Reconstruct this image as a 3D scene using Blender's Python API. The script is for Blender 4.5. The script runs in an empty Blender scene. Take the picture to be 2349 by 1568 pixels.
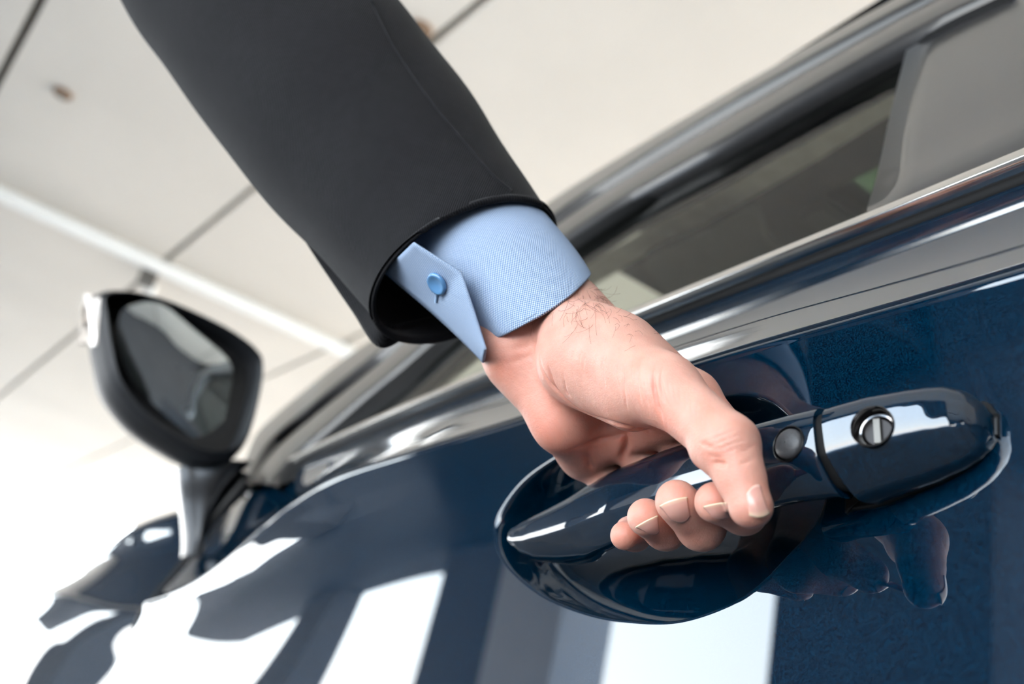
import bpy, bmesh, math, random
import numpy as np
from mathutils import Vector, Matrix
from mathutils.bvhtree import BVHTree

scene = bpy.context.scene
COL = scene.collection

# ------------------------------------------------------------------ camera
# world frame: +X = front of the car, +Y = outboard (left side of the car), +Z up, metres
W, H, F = 2349., 1568., 2284.
R = np.array([[-0.548, 0.257, 0.796], [-0.809, -0.405, -0.426], [0.213, -0.877, 0.430]])
_u, _s, _v = np.linalg.svd(R); R = _u @ _v
C = np.array([-0.263, 0.278, 0.812])
cam_d = bpy.data.cameras.new('camera'); cam = bpy.data.objects.new('camera', cam_d); COL.objects.link(cam)
cam_d.lens = 35.0; cam_d.sensor_width = 36.0; cam_d.clip_start = 0.01; cam_d.clip_end = 500
M = Matrix.Identity(4)
for i in range(3):
    M[i][0] = R[i, 0]; M[i][1] = -R[i, 1]; M[i][2] = -R[i, 2]; M[i][3] = C[i]
cam.matrix_world = M
cam_d.dof.use_dof = True; cam_d.dof.focus_distance = 0.405; cam_d.dof.aperture_fstop = 7.0; cam_d.dof.aperture_blades = 0
scene.camera = cam

# ------------------------------------------------------------------ world, light, exposure
SKY = 9.0
wd = bpy.data.worlds.new('sky'); scene.world = wd; wd.use_nodes = True
nt = wd.node_tree; nt.nodes.clear()
tc = nt.nodes.new('ShaderNodeTexCoord'); sp = nt.nodes.new('ShaderNodeSeparateXYZ')
rp = nt.nodes.new('ShaderNodeValToRGB'); bg = nt.nodes.new('ShaderNodeBackground'); wo = nt.nodes.new('ShaderNodeOutputWorld')
nt.links.new(tc.outputs['Generated'], sp.inputs[0]); nt.links.new(sp.outputs['Z'], rp.inputs[0])
rp.color_ramp.elements[0].position = 0.0; rp.color_ramp.elements[0].color = (1.0, 0.97, 0.93, 1)
rp.color_ramp.elements[1].position = 0.75; rp.color_ramp.elements[1].color = (0.42, 0.66, 1.0, 1)
e_ = rp.color_ramp.elements.new(0.16); e_.color = (0.86, 0.95, 1.0, 1)
nt.links.new(rp.outputs[0], bg.inputs[0]); bg.inputs[1].default_value = SKY
nt.links.new(bg.outputs[0], wo.inputs[0])
sun_d = bpy.data.lights.new('sun', 'SUN'); sun = bpy.data.objects.new('sun', sun_d); COL.objects.link(sun)
sun_d.energy = 30.0; sun_d.angle = math.radians(1.0); sun_d.color = (1.0, 0.95, 0.88)
sun.rotation_euler = Vector((-0.25, 0.60, -0.76)).to_track_quat('-Z', 'Y').to_euler(); sun.location = (6, -14, 14)
vs = scene.view_settings
vs.view_transform = 'Standard'; vs.look = 'None'; vs.gamma = 1.0; vs.exposure = 0.13; vs.use_curve_mapping = False
scene.cycles.max_bounces = 10; scene.cycles.diffuse_bounces = 5; scene.cycles.glossy_bounces = 5
scene.cycles.transparent_max_bounces = 12; scene.cycles.sample_clamp_indirect = 8.0
scene.cycles.caustics_reflective = False; scene.cycles.caustics_refractive = False

# ------------------------------------------------------------------ helpers
def ray(px, py):
    return R @ np.array([(px - W / 2) / F, (py - H / 2) / F, 1.0])
def P(px, py, y):                      # sight line meets the plane at lateral position y
    d = ray(px, py); return C + d * ((y - C[1]) / d[1])
def PZ(px, py, z):
    d = ray(px, py); return C + d * ((z - C[2]) / d[2])
def D(px, py, dep):                    # point at a depth
    return C + ray(px, py) * dep
def PW(px, py, off=0.0, k=.45, y0=-.05, z0=1.11):   # side window plane (leans inboard), off = outward offset
    d = ray(px, py); n = math.hypot(1, k); y0 = y0 + off * n
    t = (y0 - k * (C[2] - z0) - C[1]) / (d[1] + k * d[2]); return C + d * t

def srgb(r, g, b):
    f = lambda c: (c / 255 / 12.92) if c / 255 <= .04045 else ((c / 255 + .055) / 1.055) ** 2.4
    return (f(r), f(g), f(b), 1.0)

def material(name):
    m = bpy.data.materials.new(name); m.use_nodes = True
    nt = m.node_tree; nt.nodes.clear()
    o = nt.nodes.new('ShaderNodeOutputMaterial'); p = nt.nodes.new('ShaderNodeBsdfPrincipled')
    nt.links.new(p.outputs[0], o.inputs[0])
    return m, nt, p
def N(nt, kind, **kw):
    n = nt.nodes.new('ShaderNode' + kind)
    for k, v in kw.items(): setattr(n, k, v)
    return n
def noise_col(nt, p, c1, c2, scale, detail=4, coord='Object', lo=.35, hi=.65):
    t = N(nt, 'TexCoord'); n = N(nt, 'TexNoise'); n.inputs['Scale'].default_value = scale; n.inputs['Detail'].default_value = detail
    r = N(nt, 'ValToRGB'); r.color_ramp.elements[0].color = c1; r.color_ramp.elements[1].color = c2
    r.color_ramp.elements[0].position = lo; r.color_ramp.elements[1].position = hi
    nt.links.new(t.outputs[coord], n.inputs['Vector']); nt.links.new(n.outputs['Fac'], r.inputs[0])
    nt.links.new(r.outputs[0], p.inputs['Base Color'])
    return t, n, r
def simple(name, c, rough=.5, metal=0., coat=0., scale=40, var=.12, spec=.5, bump=0.):
    m, nt, p = material(name)
    c2 = tuple(min(1, x * (1 + var)) for x in c[:3]) + (1,); c1 = tuple(x * (1 - var) for x in c[:3]) + (1,)
    t, n, r = noise_col(nt, p, c1, c2, scale)
    p.inputs['Roughness'].default_value = rough; p.inputs['Metallic'].default_value = metal
    p.inputs['Coat Weight'].default_value = coat; p.inputs['Coat Roughness'].default_value = .03
    p.inputs['Specular IOR Level'].default_value = spec
    if bump:
        b = N(nt, 'Bump'); b.inputs['Strength'].default_value = bump; b.inputs['Distance'].default_value = .001
        nt.links.new(n.outputs['Fac'], b.inputs['Height']); nt.links.new(b.outputs[0], p.inputs['Normal'])
    return m

# car paint: dark blue metallic flake under a glossy clear coat
def paint():
    m, nt, p = material('blue_metallic_paint')
    t = N(nt, 'TexCoord'); n = N(nt, 'TexVoronoi'); n.inputs['Scale'].default_value = 2600
    nt.links.new(t.outputs['Object'], n.inputs['Vector'])
    r = N(nt, 'ValToRGB'); r.color_ramp.elements[0].color = (0.0, 0.002, 0.008, 1); r.color_ramp.elements[1].color = (0.0, 0.022, 0.050, 1)
    r.color_ramp.elements[0].position = .25; r.color_ramp.elements[1].position = .95
    nt.links.new(n.outputs['Color'], r.inputs[0]); nt.links.new(r.outputs[0], p.inputs['Base Color'])
    s = N(nt, 'VectorMath', operation='SUBTRACT'); s.inputs[1].default_value = (.5, .5, .5); nt.links.new(n.outputs['Color'], s.inputs[0])
    sc = N(nt, 'VectorMath', operation='SCALE'); sc.inputs['Scale'].default_value = .2; nt.links.new(s.outputs[0], sc.inputs[0])
    g = N(nt, 'NewGeometry'); ad = N(nt, 'VectorMath', operation='ADD'); nt.links.new(g.outputs['Normal'], ad.inputs[0]); nt.links.new(sc.outputs[0], ad.inputs[1])
    nm = N(nt, 'VectorMath', operation='NORMALIZE'); nt.links.new(ad.outputs[0], nm.inputs[0]); nt.links.new(nm.outputs[0], p.inputs['Normal'])
    p.inputs['Metallic'].default_value = .15; p.inputs['Roughness'].default_value = .5; p.inputs['Specular IOR Level'].default_value = 0.
    p.inputs['Coat Weight'].default_value = 1.; p.inputs['Coat Roughness'].default_value = .012; p.inputs['Coat IOR'].default_value = 1.85
    return m
MAT = {}
MAT['paint'] = paint()
MAT['black'] = simple('black_plastic', srgb(14, 14, 16), .35, spec=.4)
MAT['rubber'] = simple('black_rubber', srgb(9, 9, 10), .7, spec=.25)
MAT['satin'] = simple('satin_dark_trim', srgb(30, 29, 30), .30, coat=.35, spec=.5)
MAT['mplastic'] = simple('mirror_plastic', srgb(30, 31, 34), .5, spec=.3)
MAT['pillar'] = simple('pillar_cover', srgb(26, 26, 28), .33, coat=.45, spec=.9)
MAT['chrome'] = simple('bright_trim', srgb(222, 220, 216), .16, 1., var=.03)
MAT['chrome2'] = simple('polished_chrome', srgb(140, 138, 138), .10, 1., var=.02)
MAT['lockface'] = simple('dark_lock_metal', srgb(44, 42, 42), .3, .8)
MAT['button'] = simple('grey_button', srgb(62, 62, 64), .45, scale=900, bump=.15)
MAT['glassmirror'] = simple('mirror_silver', srgb(215, 225, 230), .01, 1., var=.01)
MAT['amber'] = simple('signal_lens', srgb(228, 216, 205), .12, coat=1., scale=60)
MAT['head'] = simple('headliner', srgb(92, 88, 82), .9)
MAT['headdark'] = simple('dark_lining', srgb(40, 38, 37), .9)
MAT['railtrim'] = simple('rail_trim', srgb(196, 188, 174), .8)
MAT['visor'] = simple('visor_cloth', srgb(66, 68, 62), .9)
MAT['concrete'] = simple('ceiling_concrete', srgb(229, 223, 214), .9, scale=1.2, var=.03, spec=.1)
MAT['joint'] = simple('ceiling_joint', srgb(120, 116, 112), .9, spec=.1)
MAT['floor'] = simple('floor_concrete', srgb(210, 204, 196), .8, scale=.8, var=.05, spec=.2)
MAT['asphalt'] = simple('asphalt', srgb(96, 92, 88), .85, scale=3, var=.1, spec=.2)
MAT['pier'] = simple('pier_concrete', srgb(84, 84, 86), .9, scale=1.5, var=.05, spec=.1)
MAT['pierlight'] = simple('sky_lit_pier_tone', srgb(190, 192, 196), .9, scale=1.5, var=.05, spec=.1)  # lighter copy of the pier concrete, sky light put into its colour
MAT['added_soffit'] = simple('added_dark_soffit', srgb(58, 60, 64), .8, scale=2, var=.08, spec=.2)  # for the unseen box added to darken the door's reflection
MAT['pipe'] = simple('white_pipe', srgb(252, 253, 250), .5, var=.01)
MAT['rust'] = simple('rust_brown', srgb(150, 122, 98), .9)
MAT['steel'] = simple('bracket_steel', srgb(120, 118, 114), .5, .5)

def window_glass(name, tint, ior=.12):
    m = bpy.data.materials.new(name); m.use_nodes = True; nt = m.node_tree; nt.nodes.clear()
    o = N(nt, 'OutputMaterial'); mx = N(nt, 'MixShader'); tr = N(nt, 'BsdfTransparent'); gl = N(nt, 'BsdfGlossy'); lw = N(nt, 'LayerWeight'); pw = N(nt, 'Math', operation='POWER'); fr = N(nt, 'Math', operation='MULTIPLY_ADD')
    tr.inputs[0].default_value = tint; gl.inputs['Roughness'].default_value = .01; lw.inputs[0].default_value = .5; pw.inputs[1].default_value = 4.; fr.inputs[1].default_value = .3; fr.inputs[2].default_value = .02
    nt.links.new(lw.outputs['Facing'], pw.inputs[0]); nt.links.new(pw.outputs[0], fr.inputs[0])
    nt.links.new(fr.outputs[0], mx.inputs[0]); nt.links.new(tr.outputs[0], mx.inputs[1]); nt.links.new(gl.outputs[0], mx.inputs[2]); nt.links.new(mx.outputs[0], o.inputs[0])
    return m
MAT['glass'] = window_glass('tinted_window', (.46, .50, .45, 1))
MAT['glass2'] = window_glass('windscreen_glass', (.80, .86, .78, 1))
MAT['glass3'] = window_glass('sunroof_glass', (.34, .46, .36, 1))

ORG = {}
def empty(name, loc, label=None, cat=None, group=None, kind=None):
    o = bpy.data.objects.new(name, None); COL.objects.link(o); o.location = loc; o.empty_display_size = .1
    ORG[o.name] = np.array(loc, float)
    if label: o['label'] = label
    if cat: o['category'] = cat
    if group: o['group'] = group
    if kind: o['kind'] = kind
    return o
def mesh(name, V, Fc, mat, parent=None, smooth=True, label=None, uv=None, angle=None, kind=None, cat=None):
    V = np.asarray(V, float); org = ORG[parent.name] if parent is not None else np.zeros(3)
    me = bpy.data.meshes.new(name); me.from_pydata((V - org).tolist(), [], [list(map(int, f)) for f in Fc]); me.update()
    o = bpy.data.objects.new(name, me); COL.objects.link(o)
    if mat is not None: me.materials.append(MAT[mat] if isinstance(mat, str) else mat)
    if smooth:
        me.polygons.foreach_set('use_smooth', [True] * len(me.polygons))
        if angle: me.set_sharp_from_angle(angle=math.radians(angle))
    if uv is not None:
        L = me.uv_layers.new(name='UVMap'); idx = np.zeros(len(me.loops), int); me.loops.foreach_get('vertex_index', idx)
        L.data.foreach_set('uv', np.asarray(uv, float)[idx].ravel())
    if parent is not None: o.parent = parent; ORG[o.name] = org
    else: ORG[o.name] = np.zeros(3)
    if label: o['label'] = label
    if kind: o['kind'] = kind
    if cat: o['category'] = cat
    return o
def grid(A, closed_u=False, closed_v=False, flip=False):
    # A: (nu, nv, 3) -> verts, quads
    nu, nv = A.shape[:2]; V = A.reshape(-1, 3); Q = []
    for i in range(nu if closed_u else nu - 1):
        for j in range(nv if closed_v else nv - 1):
            q = [i * nv + j, ((i + 1) % nu) * nv + j, ((i + 1) % nu) * nv + (j + 1) % nv, i * nv + (j + 1) % nv]
            Q.append(q[::-1] if flip else q)
    return V, Q
def catmull(pts, n, closed=False):
    pts = np.asarray(pts, float); m = len(pts); out = []
    ts = np.linspace(0, m if closed else m - 1, n, endpoint=not closed)
    for t in ts:
        i = int(min(math.floor(t), (m if closed else m - 1) - 1)); u = t - i
        g = (lambda k: pts[k % m]) if closed else (lambda k: pts[min(max(k, 0), m - 1)] if 0 <= k < m else (2 * pts[0] - pts[1] if k < 0 else 2 * pts[-1] - pts[-2]))
        p0, p1, p2, p3 = g(i - 1), g(i), g(i + 1), g(i + 2)
        out.append(.5 * (2 * p1 + (p2 - p0) * u + (2 * p0 - 5 * p1 + 4 * p2 - p3) * u * u + (3 * p1 - p0 - 3 * p2 + p3) * u ** 3))
    return np.array(out)
def interp(x, xs, ys): return np.interp(x, xs, ys)
def box(lo, hi):
    x0, y0, z0 = lo; x1, y1, z1 = hi
    V = [(x0, y0, z0), (x1, y0, z0), (x1, y1, z0), (x0, y1, z0), (x0, y0, z1), (x1, y0, z1), (x1, y1, z1), (x0, y1, z1)]
    return V, [(0, 3, 2, 1), (4, 5, 6, 7), (0, 1, 5, 4), (1, 2, 6, 5), (2, 3, 7, 6), (3, 0, 4, 7)]
def solidify(o, th, off=-1.):
    md = o.modifiers.new('thickness', 'SOLIDIFY'); md.thickness = th; md.offset = off; return o
def sweep(path, prof, up=(0, 0, 1), caps=True):
    # path (n,3); prof list of (a,b): a along side (path x up), b along up ; returns verts, faces
    path = np.asarray(path, float); n = len(path); T = np.gradient(path, axis=0); T /= np.linalg.norm(T, axis=1)[:, None]
    up = np.asarray(up, float); prof = np.asarray(prof, float)
    if prof.ndim == 2: prof = np.repeat(prof[None], n, 0)
    A = []
    for i in range(n):
        s = np.cross(T[i], up if abs(T[i] @ up) < .99 else np.array([1., 0, 0])); s /= np.linalg.norm(s); u2 = np.cross(s, T[i])
        A.append([path[i] + s * a + u2 * b for a, b in prof[i]])
    A = np.array(A); V, Q = grid(A, closed_v=True); k = A.shape[1]
    if caps: Q += [list(range(k))[::-1], [(n - 1) * k + j for j in range(k)]]
    return V, Q
def circ(r, n=16, ry=None): return [(r * math.cos(2 * math.pi * i / n), (ry or r) * math.sin(2 * math.pi * i / n)) for i in range(n)]

def cast(bvh, px, py):
    d = ray(px, py); h = bvh.ray_cast(Vector(C), Vector(d / np.linalg.norm(d)))
    return (None, None) if h[0] is None else (np.array(h[0]), np.array(h[1]))

# ------------------------------------------------------------------ setting
HC = C[2] + 2.5                        # ceiling height
def CE(px, py): return PZ(px, py, HC)
LY = 3.5
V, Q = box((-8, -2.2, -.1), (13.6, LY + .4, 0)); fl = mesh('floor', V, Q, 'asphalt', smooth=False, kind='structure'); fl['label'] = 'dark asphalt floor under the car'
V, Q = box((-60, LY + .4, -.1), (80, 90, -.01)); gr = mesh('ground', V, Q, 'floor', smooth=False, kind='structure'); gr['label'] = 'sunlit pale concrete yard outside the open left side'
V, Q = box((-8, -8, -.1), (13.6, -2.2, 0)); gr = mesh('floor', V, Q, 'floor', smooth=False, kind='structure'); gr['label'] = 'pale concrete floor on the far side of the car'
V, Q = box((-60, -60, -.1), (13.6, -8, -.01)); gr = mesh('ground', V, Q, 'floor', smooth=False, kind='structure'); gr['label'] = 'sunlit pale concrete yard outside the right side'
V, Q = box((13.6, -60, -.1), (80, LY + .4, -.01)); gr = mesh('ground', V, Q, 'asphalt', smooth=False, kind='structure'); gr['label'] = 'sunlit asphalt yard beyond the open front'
# ceiling: precast panels with recessed joints, turned a few degrees against the car
ceil = empty('ceiling', (3, -1, HC + .12), kind='structure'); ceil['label'] = 'off-white concrete ceiling with dark panel joints'
cd = np.array([math.cos(math.radians(4.7)), math.sin(math.radians(4.7)), 0]); cn = np.array([-cd[1], cd[0], 0])
j2 = CE(640, 385)
s0 = float(j2 @ cn)
PWD = 1.178; GAP = .035
ENDX = 13.6
for k in range(-7, 4):
    a = s0 + k * PWD + GAP / 2; b = s0 + (k + 1) * PWD - GAP / 2
    if a > LY + .6: continue
    V = []
    for z in (HC, HC + .1):
        for (u, v) in ((-8, a), (ENDX, a), (ENDX, b), (-8, b)):
            V.append(cd * u + cn * v + np.array([0, 0, z]))
    mesh('ceiling_panel', V, [(0, 3, 2, 1), (4, 5, 6, 7), (0, 1, 5, 4), (1, 2, 6, 5), (2, 3, 7, 6), (3, 0, 4, 7)], 'concrete', ceil, smooth=False)
V, Q = box((-9, -10, HC + .06), (ENDX + .3, LY + .5, HC + .3)); mesh('slab', V, Q, 'joint', ceil, smooth=False)
wl = empty('wall_left', (5, LY + .2, 0), kind='structure'); wl['label'] = 'open left side with grey concrete piers and header beam'
V, Q = box((-8, LY, 2.72), (ENDX, LY + .4, HC + .06)); mesh('header_beam', V, Q, 'pier', wl, smooth=False)
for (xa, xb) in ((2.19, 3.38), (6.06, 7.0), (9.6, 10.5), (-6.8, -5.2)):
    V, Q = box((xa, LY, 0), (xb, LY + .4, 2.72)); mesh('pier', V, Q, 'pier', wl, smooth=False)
wr = empty('wall_right', (3, -8.2, 0), kind='structure'); wr['label'] = 'open right side with pale piers'
V, Q = box((-8.3, -8.4, 3.0), (ENDX, -8, HC + .06)); mesh('header_beam', V, Q, 'floor', wr, smooth=False)
for xa in (-8.3, -3, 2.5, 8, 13.2):
    V, Q = box((xa, -8.4, 0), (xa + .5, -8, 3.0)); mesh('pier', V, Q, 'floor', wr, smooth=False)
V, Q = box((2.35, 1.9, 2.72), (ENDX, LY, HC - .001)); mesh('reflection_soffit', V, Q, 'added_soffit', wl, smooth=False)  # added unseen box, gives the door a dark reflection below the crease
V, Q = box((5.2, LY - .02, 0), (6.06, LY + .4, 2.72)); mesh('lit_pier', V, Q, 'pierlight', wl, smooth=False)  # pier part whose paler colour stands in for a face lit by sky
V, Q = box((-8.3, -8, 0), (-8, LY + .4, HC + .06)); mesh('wall_back', V, Q, 'pier', smooth=False, kind='structure')

# white pipe under the ceiling and its clip, two brown anchor spots
a, b = CE(-60, 395), CE(860, 818); dv = (b - a); dv /= np.linalg.norm(dv)
pp = empty('ceiling_pipe', tuple(a + (b - a) * .4), 'white pipe crossing the pale ceiling above the wing mirror', 'pipe')
path = [a - dv * 1.2 + np.array([0, 0, -.05]), a + np.array([0, 0, -.05]), b + np.array([0, 0, -.05]), b + dv * 3 + np.array([0, 0, -.05])]
V, Q = sweep(path, circ(.042, 16)); mesh('pipe', V, Q, 'pipe', pp)
c = CE(345, 622); V, Q = box(c + np.array([-.02, -.05, -.10]), c + np.array([.03, .05, 0])); mesh('pipe_clip', V, Q, 'steel', pp, smooth=False)
c = CE(350, 655); V, Q = sweep([c + np.array([0, 0, -.12]), c], circ(.03, 12)); mesh('clip_cap', V, Q, 'pipe', pp)
for (px, py, r, lab) in ((145, 212, .042, 'brown anchor spot on the ceiling left of the sleeve'), (965, 65, .045, 'brown anchor spot on the ceiling right of the sleeve')):
    c = CE(px, py)
    an = empty('ceiling_anchor', tuple(c), lab, 'anchor', 'ceiling anchors')
    V, Q = sweep([c + np.array([0, 0, -.012]), c + np.array([0, 0, -.0])], circ(r, 20)); mesh('stained_plate', V, Q, 'rust', an, angle=40)
    V, Q = sweep([c + np.array([0, 0, -.03]), c + np.array([0, 0, -.012])], circ(r * .35, 6)); mesh('bolt', V, Q, 'steel', an, smooth=False)

# ------------------------------------------------------------------ car body
car = empty('car', (0.6, -.9, 0.0), 'dark metallic blue car seen along its left front door', 'car')

def plan(x): return -.032 * np.maximum(0, x - .30) ** 2 - .02 * np.maximum(0, -x - .1) ** 2
_zc = catmull([(-.7, 1.005), (-.3, 1.012), (-.09, 1.017), (.06, 1.024), (.23, 1.028), (.37, 1.032), (.5, 1.034), (.6, 1.022), (.68, 1.003), (.76, .986), (.85, .973), (.95, .967), (1.1, .966)], 200); ZCX = _zc[:, 0]; ZCZ = _zc[:, 1]
def zc(x): return interp(x, ZCX, ZCZ)
def zb(x): return 1.101 + .0235 * x        # lower edge of the belt moulding
def yb(x): return -.05 + plan(x) - .02 * np.maximum(0, x - .5) ** 1.5
def prof(z, zcx, ex):
    t = np.clip((z - (zcx - .065)) / .065, 0, 1)
    low = np.clip((.80 - z) / .5, 0, 1)
    return (.075 + .06 * ex) * .065 * (t ** 2 * (1.5 - .5 * t) * .6) - .05 * low ** 2
TWX = np.linspace(-2, 3, 501); _sl = np.interp(TWX, [.25, .62, .95, 1.0], [0, .74, 0, 0]); TWY = np.cumsum(_sl) * (TWX[1] - TWX[0])
def y0(x, z): return plan(x) + prof(z, zc(x), np.clip((x - .22) / .3, 0, 1) * np.clip((1.0 - x) / .3, 0, 1)) - .45 * np.interp(x, TWX, TWY) * (np.clip(z, .82, 1.0) - .95) * np.clip((1.01 - z) / .05, 0, 1)

# bowl behind the handle (outline in x,z)
bo = [(.2205, .964), (.2155, .975), (.199, .987), (.172, .995), (.130, 1.0025), (.085, 1.005), (.045, 1.002), (.024, .996), (.010, .986), (-.006, .969), (-.013, .952), (-.010, .938),
      (.002, .9265), (.017, .915), (.034, .908), (.059, .9035), (.088, .9045), (.12, .909), (.159, .9195), (.194, .9355), (.213, .950)]
NB = 480
outl = catmull(bo, NB, True)                       # starts at the front end, goes over the top to the rear, back along the bottom
ctr = np.array([.104, .955])
# outer boundary of the door skin, matched in order: front side, top edge, rear side, bottom edge
XF, XR, ZL = 1.085, -.62, .30
nb_f, nb_t, nb_r = 40, 215, 40; nb_b = NB - nb_f - nb_t - nb_r
def lerp(a, b, n): return np.linspace(a, b, n, endpoint=False)
top_x = XF + (XR - XF) * (lambda u: u)(lerp(0, 1, nb_t))
bx = np.concatenate([np.full(nb_f // 2, XF), top_x, np.full(nb_r, XR), lerp(XR, XF, nb_b), np.full(nb_f // 2, XF)])
ztop = lambda x: zc(x) - .003
bz = np.concatenate([lerp(.85, ztop(XF), nb_f // 2), ztop(top_x), lerp(ztop(XR), ZL, nb_r), np.full(nb_b, ZL), lerp(ZL, .85, nb_f // 2)])
bnd = np.stack([bx, bz], 1)
ring_s = [0.0, .12, .3, .5, .65, .78, .87, .93, .965, .983, .993, 1.0, 1.006, 1.013, 1.022, 1.035]
ring_d = [.0335, .0334, .0331, .0325, .0318, .0306, .0288, .0258, .0200, .0120, .0056, .0026, .0010, .0004, .0001, 0.]
ss = np.concatenate([np.linspace(0.02, .9, 26), np.linspace(.91, 1.035, 40)])
dd = np.interp(ss, ring_s, ring_d)
for _ in range(2): dd[1:-1] = (dd[:-2] + 2 * dd[1:-1] + dd[2:]) / 4
rings = []
for s, d in zip(ss, dd):
    q = ctr + (outl - ctr) * s
    rings.append(np.stack([q[:, 0], y0(q[:, 0], q[:, 1]) - d, q[:, 1]], 1))
o35 = ctr + (outl - ctr) * 1.035
for t in np.concatenate([np.linspace(.01, 1, 40) ** 1.6]):
    q = o35 * (1 - t) + bnd * t
    rings.append(np.stack([q[:, 0], y0(q[:, 0], q[:, 1]), q[:, 1]], 1))
A = np.array(rings); V, Q = grid(A, closed_v=True)
V = np.vstack([V, A[0].mean(0)]); ci = len(V) - 1
Q += [[ci, j, (j + 1) % NB] for j in range(NB)]
# shoulder above the crease, welded to the top edge
i0 = len(rings) - 1
top_idx = [i0 * NB + nb_f // 2 + j for j in range(nb_t + 1)]
xs = V[top_idx, 0]
SH = [(0.0, .0030), (.0006, .0048), (.0, .0063), (-.0022, .0080), (-.006, .0105)]     # (dy, dz) from the skin edge, over a tight radius
base = len(V); rows = []
nsh = 12
for k in range(1, len(SH) + nsh):
    pts = []
    for j, x in enumerate(xs):
        zt = zc(x) - .003; yt = y0(x, zt)
        if k < len(SH): y, z = yt + SH[k][0], zt + SH[k][1] - .003
        else:
            u = (k - len(SH) + 1) / nsh; u2 = u
            ys, zs = yt + SH[-1][0], zt + SH[-1][1] - .003
            y = ys + (yb(x) - ys) * u - .004 * math.sin(math.pi * u); z = zs + (zb(x) - zs) * u
        pts.append((x, y, z))
    rows.append(pts)
V = np.vstack([V, np.array(rows).reshape(-1, 3)]); n = len(xs); prev = top_idx
for r in range(len(rows)):
    cur = [base + r * n + j for j in range(n)]
    for j in range(n - 1): Q.append([prev[j], cur[j], cur[j + 1], prev[j + 1]])
    prev = cur
door = mesh('front_door', V, Q, 'paint', car, label='dark blue metallic front door skin with oval grip recess')
me = door.data; bm = bmesh.new(); bm.from_mesh(me); bmesh.ops.recalc_face_normals(bm, faces=bm.faces)
if sum(f.normal.y for f in bm.faces) < 0: bmesh.ops.reverse_faces(bm, faces=bm.faces)
bm.to_mesh(me); bm.free()

# front fender and bonnet edge: lofted stations
st = [1.086, 1.2, 1.35, 1.5, 1.7, 1.9, 2.15, 2.45, 2.7]
SEC = []
for x in st:
    FX = [1.09, 1.2, 1.35, 1.5, 1.7, 1.9, 2.15, 2.45, 2.7]
    cz = interp(x, FX, [1.1265, 1.120, 1.108, 1.088, 1.058, 1.046, 1.038, 1.025, .97]); cy = interp(x, FX, [-.0786, -.050, -.03, -.03, -.03, -.02, 0, .01, -.06])
    lz = interp(x, FX, [.968, .973, .985, .996, 1.004, 1.001, .99, .97, .92]); ly = interp(x, FX, [-.0205, -.010, .002, .010, .016, .024, .036, .04, -.02])
    bz_ = interp(x, FX, [.91, .905, .90, .90, .90, .90, .89, .88, .85]); by = interp(x, FX, [-.0155, -.002, .016, .032, .042, .05, .055, .05, .0])
    SEC.append([(-.9, cz - .01), (-.5, cz - .01), (cy - .12, cz - .004), (cy, cz - .002), ((cy + ly) / 2 - .002, (cz + lz) / 2 + .004), (ly, lz), (ly + .006, lz - .018), (by, bz_), (by + .004, bz_ - .1), (by - .004, .55), (by - .05, .28)])
SEC = np.array(SEC)
A = []
for s in SEC: A.append(catmull(s, 80))
A = np.array(A); A2 = np.array([catmull(A[:, j], 60) for j in range(80)])          # (80,60,2)
xx = catmull(np.array(st)[:, None], 60)[:, 0]
G = np.zeros((60, 80, 3)); G[:, :, 0] = xx[:, None]; G[:, :, 1] = A2[:, :, 0].T; G[:, :, 2] = A2[:, :, 1].T
V, Q = grid(G); mesh('front_fender', V, Q, 'paint', car, label='blurred front fender and bonnet edge')

# rear door side continuing behind the frame
G = np.array([[(x, y0(x, z), z) for z in np.linspace(.3, zc(x), 20)] + [(x, yb(x), zb(x))] for x in np.linspace(-1.5, -.626, 12)])
V, Q = grid(G); mesh('rear_door', V, Q, 'paint', car)

# belt moulding (bright) and the rubber strip under it
bxs = np.linspace(-.62, 1.055, 60)
path = np.array([(x, yb(x) - .001, zb(x) + .0075) for x in bxs])
pr = [(-.004, -.0045), (.0055, -.0045), (.0092, -.0022), (.0092, .0002), (.0040, .0080), (-.005, .0088)]
pr = catmull(pr, 24, True)
V, Q = sweep(path, [(-a, b) for a, b in pr]); mesh('belt_moulding', V, Q, 'chrome', car, label='bright chrome belt moulding')
path = np.array([(x, yb(x) - .002, zb(x) + .001) for x in bxs])
V, Q = sweep(path, circ(.0042, 10)); mesh('belt_seal', V, Q, 'rubber', car)

# window surround traced along the roof rail, A-pillar down to the belt
def curve_w(pts, off, n=70): return np.array([PW(x, y, off) for x, y in catmull(pts, n)])
rail_out = [(2250, -105), (2050, -2), (1800, 137), (1600, 252), (1400, 372), (1270, 455), (1120, 560), (960, 690), (860, 772), (780, 828), (700, 893), (630, 952), (585, 998), (560, 1060), (548, 1095)]
rail_mid = [(2275, -90), (2080, 12), (1830, 150), (1620, 272), (1420, 396), (1290, 482), (1145, 588), (985, 712), (885, 797), (805, 860), (725, 925), (655, 982), (612, 1025), (580, 1075), (566, 1105)]
rail_mi2 = [(2285, -70), (2092, 26), (1842, 166), (1632, 290), (1430, 413), (1300, 498), (1155, 603), (993, 727), (893, 812), (815, 876), (735, 940), (665, 998), (622, 1040), (590, 1085), (575, 1112)]
rail_in = [(2310, -30), (2118, 62), (1866, 202), (1650, 330), (1450, 444), (1318, 530), (1172, 633), (1012, 760), (912, 846), (840, 905), (765, 970), (705, 1022), (668, 1058), (640, 1090), (628, 1112)]
rail_gl = [(2330, 40), (2090, 130), (1890, 215), (1680, 350), (1480, 468), (1340, 560), (1195, 665), (1040, 790), (950, 880), (880, 935), (810, 990), (760, 1030), (720, 1062), (700, 1085), (690, 1100)]
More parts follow.
